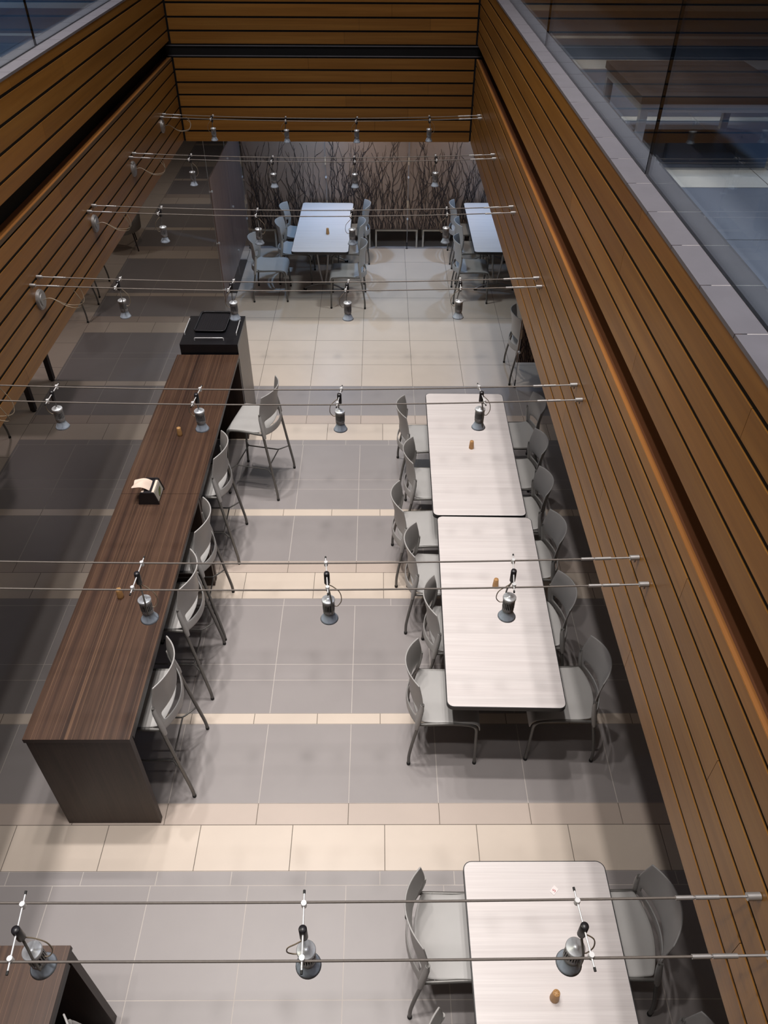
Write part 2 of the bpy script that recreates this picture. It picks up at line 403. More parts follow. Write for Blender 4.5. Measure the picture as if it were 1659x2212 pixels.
# slab between the floors: ceiling of the cafe and floor of the gallery
b = MB()
for x0, x1, y0, y1 in ((XR+.13, 4.6, -2, 18), (-8, XL-.13, -2, 18), (XL-.13, XR+.13, YB+.2, 18), (XL-.13, XR+.13, -2, YN-.2)):
    b.box(x0, x1, y0, y1, ZB+.01, ZUP-.02, 0)
b.box(XR+.02, XR+.13, YN, YB+.2, ZB+.006, 2.50, 0); b.box(XL-.13, XL-.02, YN, YB+.2, ZB+.022, 2.50, 0); b.box(XL, XR, YB+.04, YB+.2, ZB+.006, 2.5, 0)
struct(b.build('ceiling', [plaster]))
def upper_floor():
    b = MB(); G = .002
    bands = []
    y = -2.03
    marks = [(1.20, 1.50, 1), (2.55, 2.65, 1), (3.98, 4.285, 1), (5.18, 5.275, 1), (6.58, 6.90, 1), (7.74, 7.86, 1), (9.14, 9.50, 1), (10.3, 10.4, 1), (11.7, 12.0, 1), (14.2, 14.5, 1)]
    cur = -2.0
    for a, c, m in marks:
        n = max(1, round((a-cur)/.605)); st = (a-cur)/n
        for i in range(n): bands.append((cur+i*st, cur+(i+1)*st, 0))
        bands.append((a, c, 1)); cur = c
    while cur < 18: bands.append((cur, min(cur+.605, 18), 0)); cur += .605
    def fill(x0, x1, ylo, yhi, off):
        for a, c, m in bands:
            a2, c2 = max(a, ylo), min(c, yhi)
            if c2-a2 < .02: continue
            k = math.floor((x0-off)/.605)
            while off+k*.605 < x1:
                s = max(x0, off+k*.605); e = min(x1, off+(k+1)*.605); k += 1
                if e-s > .01: b.quad(s+G, e-G, a2+G, c2-G, ZUP, m)
    fill(1.170, 4.6, -2, 18, 1.36); fill(-8, -2.284, -2, 18, -2.4); fill(-2.284, 1.17, YB+.197, 18, -.2); fill(-2.284, 1.17, -2, YN-.2, -.2)
    for x0, x1, y0, y1 in ((1.17, 4.6, -2, 18), (-8, -2.284, -2, 18), (-2.284, 1.17, YB+.197, 18), (-2.284, 1.17, -2, YN-.2)):
        b.box(x0, x1, y0, y1, ZUP-.02, ZUP-.003, 2)
    return struct(b.build('floor.001', [t_up_grey, t_up_beige, t_groutL]))
upper_floor()
b = MB()
for x0, x1, y0, y1 in ((1.17, 4.6, -2, 18), (-8, -2.284, -2, 18), (-2.284, 1.17, YB+.2, 18), (-2.284, 1.17, -2, YN-.2)): b.box(x0, x1, y0, y1, 6.4, 7.0, 0)
struct(b.build('ceiling.001', [plaster]))  # unseen gallery ceiling, put in to keep the atrium lamps off the gallery
b = MB(); b.box(-8, 4.6, -2, 18, 12.0, 12.1, 0); struct(b.build('ceiling.002', [plaster]))
b = MB(); b.box(-8, 4.6, 18, 18.1, -.06, 12.1, 0); struct(b.build('wall_far', [plaster]))
b = MB(); b.box(4.6, 4.7, -2, 18.1, -.06, 12.1, 0); struct(b.build('wall_east', [plaster]))
b = MB(); b.box(-8.1, -8, -2, 18.1, -.06, 12.1, 0); struct(b.build('wall_west', [plaster]))
b = MB(); b.box(-8, 4.6, -2.1, -2, -.06, 12.1, 0); struct(b.build('wall_near', [plaster]))

# ------------------------------------------------------------------ chairs and bar stools
def interp(tab, z):
    for (a, va), (c, vc) in zip(tab, tab[1:]):
        if z <= c: return va+(vc-va)*max(0, (z-a))/(c-a)
    return tab[-1][1]
END_X = [(.40, .05), (.60, .080), (.66, .082), (.83, .048)]
BULGE = [(.40, .075), (.50, .085), (.60, .080), (.83, .088)]
WID = [(.40, .236), (.60, .222), (.83, .200)]
def shell_pt(u, z): return (interp(END_X, z)-interp(BULGE, z)*(1-u*u), u*interp(WID, z), z)
def make_backrest(parent, dx=0., dz=0.):
    us = [-1, -.97, -.84, -.7, -.5, -.25, 0, .25, .5, .7, .84, .97, 1]
    rows = [.425, .450, .475, .497, .512, .532, .552, .625, .70, .785, .812, .818]
    bm = bmesh.new(); g = {}
    for i, z in enumerate(rows):
        for j, u in enumerate(us):
            zz = z
            if i >= len(rows)-3: zz = z+.018*(1-u*u)
            if i in (0, 1, 2, 3): zz = z-.020*(1-u*u)
            if i in (5, 6): zz = z+.010*(1-u*u)
            p = shell_pt(u, zz); g[i, j] = bm.verts.new((p[0]+dx, p[1], p[2]+dz))
    for i in range(len(rows)-1):
        for j in range(len(us)-1):
            if 3 <= i <= 5 and 2 <= j <= len(us)-4: continue      # the hand slot
            if i == 2 and False: continue
            bm.faces.new((g[i,j], g[i,j+1], g[i+1,j+1], g[i+1,j]))
    me = bpy.data.meshes.new('backrest'); bm.to_mesh(me); bm.free()
    me.materials.append(plastic)
    for p in me.polygons: p.use_smooth = True
    o = bpy.data.objects.new('backrest', me); C.objects.link(o); o.parent = parent
    solid(o, .009, 0); subsurf(o, 1)
    for s in (-1, 1):                                             # the moulded sleeves that grip the uprights
        m = MB(); pts = [(interp(END_X, z)+dx-.006, s*(interp(WID, z)-.002), z+dz) for z in (.395, .44, .52, .59, .640)]
        m.tube(pts, [.0145, .0185, .0185, .0165, .0120], 10)
        m.build('sleeve', plastic, o)
    return o
def make_seat(parent, x0, x1, z, w0, w1, drop):
    """pan with curved rear edge and rolled front"""
    us = [-1, -.9, -.7, -.35, 0, .35, .7, .9, 1]
    prof = [(0, .012), (.06, .002), (.2, -.006), (.4, -.008), (.62, -.003), (.80, 0), (.9, -.006), (.96, -.022), (.995, -.055), (1.0, -drop)]
    vs = []; fs = []
    for t, dz in prof:
        for u in us:
            back = -.055*(1-u*u)*(1-t)**2
            w = w0+(w1-w0)*t
            vs.append((x0+(x1-x0)*t+back, u*w, z+dz-.003*u**4))
    n = len(us)
    for i in range(len(prof)-1):
        for j in range(n-1): fs.append((i*n+j, (i+1)*n+j, (i+1)*n+j+1, i*n+j+1))
    m = MB(); m.add(vs, fs, 0, True); o = m.build('seat', plastic, parent)
    solid(o, .011, -1); subsurf(o, 1); return o
def foot_cap(m, p): m.lathe([(.0125, 0), (.0135, .004), (.0135, .022), (.0112, .024)], 10, p, 1)
def make_chair(label):
    t = thing('cafe_chair', label, 'chair')
    make_seat(t, .070, .478, .452, .216, .226, .095)
    make_backrest(t)
    for s in (-1, 1):
        m = MB(); m.tube(smooth_path([(0, s*.262, .02), (.002, s*.258, .11), (.022, s*.248, .25), (.052, s*.234, .42), (.074, s*.220, .58), (.078, s*.216, .645)], 4), .0112, 8)
        foot_cap(m, (0, s*.262, 0)); m.build('leg', [tube_grey, rubber], t)
        m = MB(); m.tube(round_path([(.462, s*.248, .02), (.448, s*.226, .428), (.300, s*.219, .436), (.058, s*.226, .430)], .06, 5), .0112, 8)
        foot_cap(m, (.462, s*.248, 0)); m.build('leg', [tube_grey, rubber], t)
    for x in (.12, .36):
        m = MB(); m.tube([(x, -.22, .432), (x, .22, .432)], .009, 8); m.build('crossbar', tube_grey, t)
    return t
def make_stool(label):
    t = thing('bar_stool', label, 'bar stool')
    DX, DZ = .034, .312
    make_seat(t, .105, .47, .765, .216, .226, .10)
    make_backrest(t, DX, DZ)
    for s in (-1, 1):
        m = MB(); m.tube(smooth_path([(0, s*.264, .02), (.004, s*.262, .10), (.034, s*.252, .32), (.088, s*.236, .72), (.106, s*.222, .90), (.110, s*.217, .955)], 4), .0122, 8)
        foot_cap(m, (0, s*.264, 0)); m.build('leg', [tube_grey, rubber], t)
        m = MB(); m.tube(round_path([(.500, s*.262, .02), (.448, s*.226, .742), (.330, s*.219, .748), (.094, s*.228, .742)], .06, 5), .0122, 8)
        foot_cap(m, (.500, s*.262, 0)); m.build('leg', [tube_grey, rubber], t)
    m = MB(); z = .29
    for s in (-1, 1):
        m.tube(round_path([(.030, s*.253, z), (.115, s*.165, z), (.43, s*.165, z), (.480, s*.250, z)], .02, 3), .0062, 7)
    m.tube([(.115, -.165, z), (.115, .165, z)], .0062, 7); m.tube([(.43, -.165, z), (.43, .165, z)], .0062, 7)
    m.build('footrest', tube_grey, t)
    for x in (.15, .36):
        m = MB(); m.tube([(x, -.22, .745), (x, .22, .745)], .009, 8); m.build('crossbar', tube_grey, t)
    return t
chair0 = None
def chair(x, y, rz, label, group):
    global chair0
    if chair0 is None:
        chair0 = make_chair(label); chair0.location = (x, y, 0); chair0.rotation_euler = (0, 0, rz); chair0['group'] = group; return chair0
    return dup(chair0, (x, y, 0), rz, label, group)
G1, G2, G3, G4, G5 = 'chairs along the two joined tables', 'chairs at the near white table', 'chairs at the bluish table by the twig panels', 'chairs at the half hidden table', 'chairs in the dim side area'
sideL = 'on the counter side of joined tables'; sideR = 'on the wood wall side of joined tables'
nth = ['first', 'second', 'third', 'fourth', 'fifth', 'sixth']
Ls = [(.20, 6.21, .02), (.25, 5.52, -.03), (.135, 4.885, .05), (.232, 4.365, -.06), (.355, 3.78, .0), (.212, 3.185, -.02)]
Rs = [(1.562, 6.275, .02), (1.482, 5.655, 0), (1.432, 5.09, -.02), (1.438, 4.52, .02), (1.385, 3.83, .03), (1.495, 3.205, 0)]
for i, (x, y, a) in enumerate(Ls): chair(x, y, a, f'grey plastic chair {sideL}, {nth[5-i]} from the near end', G1)
for i, (x, y, a) in enumerate(Rs): chair(x, y, PI+a, f'grey plastic chair {sideR}, {nth[5-i]} from the near end', G1)
chair(.17, 1.635, 0, 'large grey chair on the counter side of the near white table, whole back in view', G2)
chair(.235, .985, .02, 'grey chair at the near white table, only its back top showing, counter side', G2)
chair(1.50, 1.645, PI, 'large grey chair between near white table and wood wall, whole back in view', G2)
chair(1.548, .965, PI, 'grey chair at the near white table, only its back top showing, wood wall side', G2)
for i, (x, y, a) in enumerate(((-1.424, 11.47, -.03), (-1.43, 10.87, -.02), (-1.74, 10.31, 0))):
    chair(x, y, a, ['bluish grey chair at the bluish table, partition side, next to the twig panels', 'bluish grey chair in the middle of the partition side of the bluish table', 'bluish grey chair pulled out from the bluish table towards the partition'][i], G3)
for i, (x, y, a) in enumerate(((-.165, 11.575, .04), (-.232, 10.89, .05), (-.198, 10.115, 0))):
    chair(x, y, PI+a, ['bluish grey chair at the bluish table, bench side, next to the twig panels', 'bluish grey chair behind a hanging spotlight, middle of the bench side of bluish table', 'bluish grey chair at the camera end of the bench side of the bluish table'][i], G3)
for i, (x, y, a) in enumerate(((1.07, 11.585, 0), (1.095, 10.9, .03), (1.035, 10.275, -.02))):
    chair(x, y, a, ['grey chair at the half hidden table, next to the twig panels', 'grey chair in the middle of the half hidden table', 'grey chair at the camera end of the half hidden table'][i], G4)
chair(1.545, 8.163, 0, 'lone grey chair behind the small twig panel at the wood wall edge', G4)
chair(-3.885, 9.70, PI, 'grey chair in the dim side area, its glide feet near the beige floor band', G5)
chair(-3.93, 10.44, PI, 'grey chair in the dim side area, next to the round tub chair', G5)
chair(-3.985, 6.56, PI, 'grey chair in the dim side area, its foot under the wood wall corner', G5)
stool0 = make_stool('grey bar stool pulled out and turned at the far end of the dark counter')
stool0.location = (-.931, 6.04, 0); stool0.rotation_euler = (0, 0, math.radians(167.4)); stool0['group'] = 'stools along the dark counter'
for i, y in enumerate((5.17, 4.30, 3.73, 2.945)):
    dup(stool0, (-1.252, y, 0), PI+(.0, .02, -.02, 0)[i], f'grey bar stool tucked under the dark counter, {nth[3-i]} from the camera end', 'stools along the dark counter')
dup(stool0, (-1.262, .875, 0), PI, 'grey bar stool at the near corner counter, only its tip showing', 'stools along the dark counter')

# ------------------------------------------------------------------ white tables
def make_table(label):
    t = thing('dining_table', label, 'table', (0,0,0), 0, 'white laminate tables')
    W, D, Z = .381, .915, .738
    m = MB(); m.prism(rrect(-W+.003, W-.003, -D+.003, D-.003, .042, 6), Z-.006, Z, 0, 1); m.build('tabletop', [white_lam, mat('white_edge', S(226,220,217), .4)], t)
    m = MB(); m.prism(rrect(-W-.002, W+.002, -D-.002, D+.002, .047, 6), Z-.034, Z-.0012, 0); m.build('edge_band', edge_black, t)
    for s in (-1, 1):
        y = s*.42
        m = MB()
        for k in (-1, 1):
            m.tube(smooth_path([(k*.085, y, .70), (k*.072, y, .50), (k*.050, y, .28), (k*.016, y, .10)], 4), .0125, 8)
            m.tube(smooth_path([(0, y, .096), (k*.10, y, .088), (k*.20, y, .056), (k*.272, y, .018)], 5), .0135, 8)
            m.box(k*.275-.024, k*.275+.024, y-.016, y+.016, 0, .022, 1)
        m.box(-.25, .25, y-.02, y+.02, .690, .703, 0)
        m.build('leg', [steel, rubber], t)
    m = MB(); m.tube([(0, -.42, .64), (0, .42, .64)], .011, 8); m.build('crossbar', steel, t)
    return t
def spread_legs(t):
    for c in t.children:
        if c.name.startswith('leg'): c.location.y = .06 if c.data.vertices[0].co.y > 0 else -.06
tb0 = make_table('far one of the two joined white tables, with a shaker on it'); tb0.location = (.832, 5.641, 0); tb0.rotation_euler = (0,0,-.0098)
dup(tb0, (.8345, 3.7955, 0), -.0205, 'near one of the two joined white tables, its free end towards the camera')
spread_legs(dup(tb0, (.836, .985, 0), 0, 'white table at the bottom edge of the picture with a torn packet on it'))
spread_legs(dup(tb0, (-.782, 10.922, 0), -.0135, 'bluish white table in front of the twig panels, seen whole'))
spread_legs(dup(tb0, (1.652, 10.937, 0), 0, 'bluish white table half hidden by the wood wall'))

# small things on tables
def make_shaker(label):
    t = thing('wooden_shaker', label, 'shaker')
    m = MB(); m.lathe([(.0205, 0), (.0225, .003), (.0222, .02), (.0192, .055), (.0172, .0765), (.0164, .0785), (0, .0788)], 20); m.build('body', cork, t)
    m = MB()
    for i in range(6):
        a = i*PI/3; m.lathe([(.0016, .0), (.0016, .0006)], 8, (.009*math.cos(a), .009*math.sin(a), .0788))
    m.build('hole_ring', hole_m, t)
    return t
sh0 = make_shaker('tapered wooden shaker on the far joined white table'); sh0.location = (.834, 5.649, .738); sh0['group'] = 'wooden shakers'
ZT, ZBAR = .738, .997
dup(sh0, (.859, 3.934, ZT), 0, 'tapered wooden shaker on the near joined white table'); dup(sh0, (.838, 1.243, ZT), .3, 'tapered wooden shaker with pierced top on the table at the bottom edge')
dup(sh0, (-.718, 10.633, ZT), 0, 'tapered wooden shaker on the bluish table by the twig panels')
dup(sh0, (-1.725, 5.482, ZBAR), 0, 'tapered wooden shaker on the dark counter beyond the napkin dispenser'); dup(sh0, (-1.762, 3.591, ZBAR), 0, 'tapered wooden shaker on the dark counter, camera side of napkin dispenser')
t = thing('sugar_packet', 'small torn white packet with a red mark on the bottom edge table', 'packet', (.922, 1.745, ZT+.0005), math.radians(48))
m = MB(); m.prism([(-.022, -.014), (.020, -.015), (.024, .013), (.006, .015), (-.020, .013)], 0, .0025, 0); m.build('paper', [mat('packet_paper', S(236, 228, 226), .6)], t)
m = MB()
pts = [(-.007, -.006, .0028), (-.001, -.008, .0028), (.004, -.005, .0028), (.002, 0, .0028), (-.003, .001, .0028), (-.004, .005, .0028), (.003, .007, .0028)]
m.tube(smooth_path(pts, 3), .0016, 5); m.build('mark', red_ink, t)
t['category'] = 'packet'
# napkin dispenser
t = thing('napkin_dispenser', 'black napkin dispenser on the dark counter with a napkin pulled out', 'napkin dispenser', (-1.785, 4.655, ZBAR))
def endplate(y0, y1):
    m = MB(); prof = [(-.078, 0), (.078, 0), (.080, .012), (.055, .108), (.046, .116), (-.046, .116), (-.055, .108), (-.080, .012)]
    vs = [(x, y0, z) for x, z in prof]+[(x, y1, z) for x, z in prof]; n = len(prof)
    m.add(vs, [tuple(range(n)), tuple(range(n, 2*n))[::-1]]+[(i, i+n, (i+1) % n+n, (i+1) % n) for i in range(n)])
    return m
o = endplate(-.096, -.084).build('end_plate', black_plastic, t); o = endplate(.084, .096).build('end_plate', black_plastic, t)
m = MB(); m.box(-.030, .030, -.084, .084, .101, .108, 0); m.box(-.07, .07, -.084, .084, 0, .012, 0); m.build('top_plate', black_plastic, t)
for s in (-1, 1):
    m = MB(); m.add([(s*.074, -.083, .014), (s*.074, .083, .014), (s*.053, .083, .096), (s*.053, -.083, .096), (s*.071, -.083, .014), (s*.071, .083, .014), (s*.050, .083, .096), (s*.050, -.083, .096)],
          [(0,1,2,3), (4,7,6,5), (0,4,5,1), (1,5,6,2), (2,6,7,3), (3,7,4,0)])
    fp = m.build('face_plate', foil, t)
    m = MB(); m.add([(s*.0755, -.02, .034), (s*.0675, .045, .050), (s*.0625, .05, .075), (s*.063, .005, .07), (s*.0695, -.03, .046)], [(0,1,2,3,4)], 0); m.build('printed_leaf', leaf_green, fp)
    m = MB(); m.box(s*.040-.009, s*.040+.009, -.080, .080, .02, .105); m.build('napkin_stack', paper, t)
# pulled-out napkin, a folded sheet standing up and drooping over
m = MB(); vs = []; fs = []; nu, nv = 9, 9
for i in range(nu):
    for j in range(nv):
        u = i/(nu-1); v = j/(nv-1)-.5
        x = .015-.135*u; y = .005+v*.125*(1-.15*u)-.02*u; z = .104+.055*math.sin(min(1, u*1.6)*PI/2)-.028*u*u+.010*math.sin(v*6+u*4)*u+.012*math.exp(-((u-.35)**2+v*v*4)*18)
        vs.append((x, y, z))
for i in range(nu-1):
    for j in range(nv-1): fs.append((i*nv+j, (i+1)*nv+j, (i+1)*nv+j+1, i*nv+j+1))
m.add(vs, fs, 0, True); o = m.build('pulled_napkin', paper, t); solid(o, .002, 0); subsurf(o, 1)

# ------------------------------------------------------------------ dark counters
def counter(label, y0, y1, xl0, xl1, w, joint_far=False, near_panel=True):
    """xl0/xl1: far-from-stool edge at y0 and y1"""
    t = thing('bar_counter', label, 'counter', (0,0,0), 0, 'dark wood counters')
    Z = .997
    def q(y, f): return xl0+(xl1-xl0)*(y-y0)/(y1-y0)+w*f
    m = MB(); m.prism([(q(y0,0), y0), (q(y0,1), y0), (q(y1,1), y1), (q(y1,0), y1)], Z-.034, Z, 0, 1)
    o = m.build('countertop', [walnut, mat('dark_brown_edging', S(58, 42, 36), .45)], t)
    for y in ([y0+.006, y1-.05] if near_panel else [y1-.05]):
        m = MB(); a = y; c = y+.042
        m.box(q(y,0)+.008, q(y,1)-.004, a, c, 0, Z-.0345); m.build('end_panel', walnut_v, t)
    m = MB(); ym, yn = y0+.06, y1-.06
    m.box(q(ym,0)+.10, q(yn,0)+.13, ym, yn, .0, Z-.0345); m.build('back_panel', black_lam, t)
    m = MB()
    m.box(q(ym,1)-.022, q(ym,1)-.006, ym, yn, Z-.085, Z-.0345); m.build('apron', edge_black, t)
    return t
counter('dark wood counter unit with the napkin dispenser, towards the camera', 2.487, 4.689, -2.052, -2.037, .617)
counter('dark wood counter unit next to the black tray cabinet', 4.692, 6.858, -2.037, -2.020, .617)
counter('dark wood counter corner at the bottom edge of the picture', -.55, 1.392, -2.06, -2.06, .616)
# tray cabinet
t = thing('tray_cabinet', 'black topped tray return cabinet at the end of the dark counter', 'cabinet', (-1.697, 7.185, 0))
m = MB(); m.box(-.285, .285, -.30, .30, 0, 1.06); o = m.build('body', taupe_lam, t)
m = MB(); m.box(-.288, .288, -.305, -.3005, 0, 1.0599); m.build('front_panel', black_lam, t)
m = MB(); m.prism(rrect(-.29, .289, -.306, .30, .006, 2), 1.0602, 1.098); m.build('top', black_lam, t)
def rail(parent, p, q, h=.028, r=.0055, name='guard_rail'):
    p = Vector(p); q = Vector(q); m = MB(); up = Vector((0,0,h))
    m.tube(round_path([p, p+up, q+up, q], .016, 4), r, 8); return m.build(name, chrome, parent)
rail(t, (-.272, -.105, 1.098), (-.272, .20, 1.098)); rail(t, (.253, -.115, 1.098), (.253, .185, 1.098)); rail(t, (-.152, -.222, 1.098), (.138, -.222, 1.098))
t = thing('serving_tray', 'black ribbed plastic tray lying on the tray cabinet', 'tray', (-1.722, 7.33, 1.0985), -.03)
m = MB(); m.prism(rrect(-.150, .150, -.205, .205, .035, 5), 0, .006); 
for i in range(11):
    x = -.12+i*.024; m.box(x-.004, x+.004, -.17, .17, .006, .009)
m.build('base', black_plastic, t)
m = MB(); outer = rrect(-.163, .163, -.218, .218, .04, 5); inner = rrect(-.150, .150, -.205, .205, .035, 5); n = len(outer)
vs = [(x, y, .022) for x, y in outer]+[(x*.985, y*.985, .027) for x, y in outer]+[(x, y, .024) for x, y in inner]+[(x, y, .006) for x, y in inner]
fs = [(k*n+i, k*n+(i+1) % n, (k+1)*n+(i+1) % n, (k+1)*n+i) for k in range(3) for i in range(n)]
m.add(vs, fs, 0, True); o = m.build('rim', black_plastic, t); solid(o, .003, 0)

# ------------------------------------------------------------------ cables and hanging spotlights
ROWS = [('nearest', .697, .835, .765, 0, [-.904, -.19, .512], -.008), ('second nearest', 1.929, 2.066, 1.998, 0, [-.894, -.194, .497], -.012), ('third nearest', 3.143, 3.277, 3.21, 0, [-1.589, -.891, -.195, .499], .034),
        ('middle', 4.378, 4.497, 4.44, 0, [-1.583, -.90, -.196, .492], .008), ('third farthest', 5.583, 5.70, 5.64, 0, [-1.586, -.888, -.2, .489], .0), ('second farthest', 6.812, 6.92, 6.865, 0, [-1.594, -.904, -.21, .478], .0), ('farthest', 8.03, 8.13, 8.08, 0, [-1.609, -.902, -.221, .482], .022)]
ZC, ZW = 2.850, 2.882
def cable_z(x):
    mid = (XL+XR)/2; half = (XR-XL)/2
    return ZC+(ZW-ZC)*((x-mid)/half)**2
wall_of = ['nearer', 'farther']
for nm, ya, yb, yc, _, xs, dz in ROWS:
    for k, y in enumerate((ya, yb)):
        t = thing('suspension_cable', f'thin steel cable across the atrium, {wall_of[k]} one of the {nm} cable pair', 'cable', (0, y, 0), 0, 'lighting cables')
        x0, x1 = XL+.175, XR-.215
        m = MB(); n = 14; m.tube([(x0+(x1-x0)*i/n, 0, cable_z(x0+(x1-x0)*i/n)) for i in range(n+1)], 0.0034, 6); m.build('wire', wire_m, t)
        for s in (-1, 1):
            X = XR-.001 if s > 0 else XL+.001
            m = MB()
            pts = lambda d: (X-s*d, 0, cable_z(X-s*d))
            m.tube([pts(.02), pts(.12)], .0035, 8); m.tube([pts(.105), pts(.165)], .0062, 8); m.tube([pts(.17), pts(.215 if s > 0 else .175)], .0062, 8); m.tube([pts(.16), pts(.172)], .003, 6)
            m.build('turnbuckle', steel, t)
            m = MB(); m.tube([pts(0), pts(.034)], .0105, 14); m.tube([pts(.012), (X-s*.012, 0, cable_z(X)-.022)], .004, 6); m.build('wall_stud', steel, t)
def make_lamp(label):
    t = thing('cable_spotlight', label, 'spotlight', (0,0,0), 0, 'spotlights on the cable pairs')
    m = MB(); m.tube([(0, -.092, .004), (0, .092, .004)], .0024, 8); m.build('cross_rod', chrome, t)
    for s in (-1, 1):
        m = MB(); m.tube([(0, s*.090, .004), (0, s*.099, .004)], .0034, 8); m.build('rod_tip', rubber, t)
        m = MB(); m.lathe([(.0068, -.010), (.0075, -.008), (.0075, .008), (.0068, .010)], 12, (0, s*.064, .002)); m.build('clamp', chrome, t)
    m = MB(); m.lathe([(.0085, -.040), (.0108, -.036), (.0108, .014), (.0095, .018), (0, .0185)], 16, (0, 0, 0)); m.build('connector', black_plastic, t)
    head = MB(); head.lathe([(0, -.108), (.0085, -.1085), (.0085, -.112), (.0235, -.1125), (.0255, -.115), (.0255, -.1215), (.0235, -.123)], 28); h = head.build('head_cap', lamp_cap, t)
    m = MB(); m.lathe([(.0225, -.1225), (.0225, -.134)], 28); m.lathe([(.0165, -.134), (.0165, -.168)], 20, mi=1); m.lathe([(.0225, -.168), (.0225, -.182), (.018, -.186)], 28)
    for i in range(22):
        a = 2*PI*i/22; c, s_ = math.cos(a), math.sin(a)
        vs = []
        for r in (.0165, .0232):
            for d in (-.0013, .0013):
                for z in (-.169, -.133): vs.append((c*r-s_*d, s_*r+c*d, z))
        m.add(vs, [(0,1,3,2), (4,6,7,5), (0,4,5,1), (2,3,7,6), (0,2,6,4), (1,5,7,3)])
    bd = m.build('ribbed_housing', [lamp_body, black], t)
    m = MB(); m.lathe([(.0185, -.184), (.0200, -.190), (.0250, -.204), (.0310, -.217), (.0352, -.224), (.0345, -.2245), (.0300, -.2165), (.0240, -.203), (.0190, -.190)], 32); bl = m.build('bell_shade', lamp_bell, t)
    m = MB(); m.lathe([(0, -.200), (.013, -.201), (.012, -.206), (0, -.207)], 16); m.build('bulb', mat('bulb_glass', S(206, 204, 196), .3), bl)
    m = MB(); m.tube(smooth_path([(0, 0, -.034), (.006, -.012, -.07), (.012, -.027, -.115), (.012, -.029, -.172)], 5), .0034, 8); m.tube([(.012, -.031, -.174), (.012, -.018, -.174)], .003, 8); m.build('stem', tube_grey, t)
    m = MB(); m.tube(smooth_path([(.002, .004, -.036), (.022, .006, -.055), (.045, .004, -.085), (.050, 0, -.125), (.036, -.004, -.150), (.023, -.004, -.150)], 5), .0019, 6); m.build('flex_cord', cord_m, t)
    return t
lamp0 = None
for nm, ya, yb, yc, _, xs, dz in ROWS:
    names = ['first', 'second', 'third', 'fourth']
    for i, x in enumerate(xs):
        lb = f'silver bell spotlight on the {nm} cable pair, {names[i]} from the left'
        rz = random.choice([0, PI, 0, PI])+random.uniform(-.12, .12)
        loc = (x, yc, cable_z(x))
        if lamp0 is None: lamp0 = make_lamp(lb); L = lamp0; L.location = loc; L.rotation_euler = (0,0,rz)
        else: L = dup(lamp0, loc, rz, lb)
        for ch in L.children:
            if ch.name.split('.')[0] in ('head_cap', 'ribbed_housing', 'bell_shade', 'flex_cord', 'stem'):
                ch.location.z = dz if ch.name.split('.')[0] != 'stem' else dz*.5
                if ch.name.split('.')[0] in ('head_cap', 'ribbed_housing', 'bell_shade') and nm == 'nearest':
                    ch.location.x = .0
# power feed discs on the dim-side wall
for i, (y, z, row) in enumerate(((8.04, 2.80, 'farthest'), (6.855, 2.775, 'second farthest'), (5.665, 2.763, 'third farthest'), (4.45, 2.756, 'middle'), (3.23, 2.756, 'third nearest'))):
    t = thing('power_canopy', f'round silver power feed disc on the slatted wall below the {row} cable pair', 'light fitting', (XL, y, z), 0, 'power feed discs')
    def disc(m, r, x0, x1):
        m.tube([(x0, 0, 0), (x1, 0, 0)], r, 28)
    m = MB(); disc(m, .062, .0, .012); disc(m, .057, .012, .017); disc(m, .036, .017, .022); m.build('disc', steel, t)
    dy = [q[1]-y for q in ROWS if q[0] == row][0], [q[2]-y for q in ROWS if q[0] == row][0]
    zz = cable_z(XL+.25)-z-.014
    for k in (0, 1):
        m = MB(); m.tube(smooth_path([(.02, 0, -.005), (.07, .004, .006), (.16, .02*k, -.045), (.25, dy[k]*.5, -.035), (.285-.03*k, dy[k], .02), (.25-.03*k, dy[k], zz)], 5), .0022, 6); m.build('feed_wire', cord_m, t)

# ------------------------------------------------------------------ twig panels, partition, benches
def twigs(m, x0, x1, z0, ztop, y, seed, n):
    rnd = random.Random(seed)
    def grow(x, z, ang, length, r, depth):
        pts = [(x, y+rnd.uniform(-.001, .001), z)]; L = 0; a = ang
        while L < length:
            st = .035; a += rnd.gauss(0, .20)-a*.22
            x += math.sin(a)*st; z += math.cos(a)*st; L += st
            if x < x0+.01 or x > x1-.01 or z > ztop-.02: break
            pts.append((x, y, z))
            if depth < 2 and rnd.random() < (.075 if depth == 0 else .05) and L > .12:
                s = rnd.choice((-1, 1)); grow(x, z, a+s*rnd.uniform(.35, .75), (length-L)*rnd.uniform(.35, .8)+.06, r*.7, depth+1)
        if len(pts) > 2: m.tube(pts, [r*(1-.65*i/(len(pts)-1)) for i in range(len(pts))], 4, 0, False)
    for i in range(n):
        x = x0+(x1-x0)*(i+rnd.uniform(.1, .9))/n
        q = rnd.random()
        ln = rnd.uniform(.25, .6) if q < .36 else rnd.uniform(.6, 1.05) if q < .74 else rnd.uniform(1.05, 1.55)
        grow(x, z0+.005, rnd.gauss(0, .12), ln, rnd.uniform(.0042, .0068), 0)
def twig_panel(label, x0, x1, y, seed, z0=.304, z1=1.80):
    t = thing('resin_panel', label, 'panel', ((x0+x1)/2, y, 0), 0, 'resin screen panels'); h = (x1-x0)/2
    m = MB(); m.box(-h, h, 0, .012, z0, z1); m.build('sheet', resin, t)
    m = MB(); twigs(m, -h, h, z0, z1, -.003, seed, max(6, int((x1-x0)/.017))); o = m.build('twigs', twig_m, t); o['kind'] = 'stuff'
SE = [-2.012, -.793, .431, 1.655, 2.88]
pl = ['tall resin panel with dark twigs, in the corner at the dark partition', 'tall resin panel with dark twigs, behind the bench side of the bluish table', 'tall resin panel with dark twigs, between the bluish table and the half hidden table', 'tall resin panel with dark twigs, behind the half hidden table']
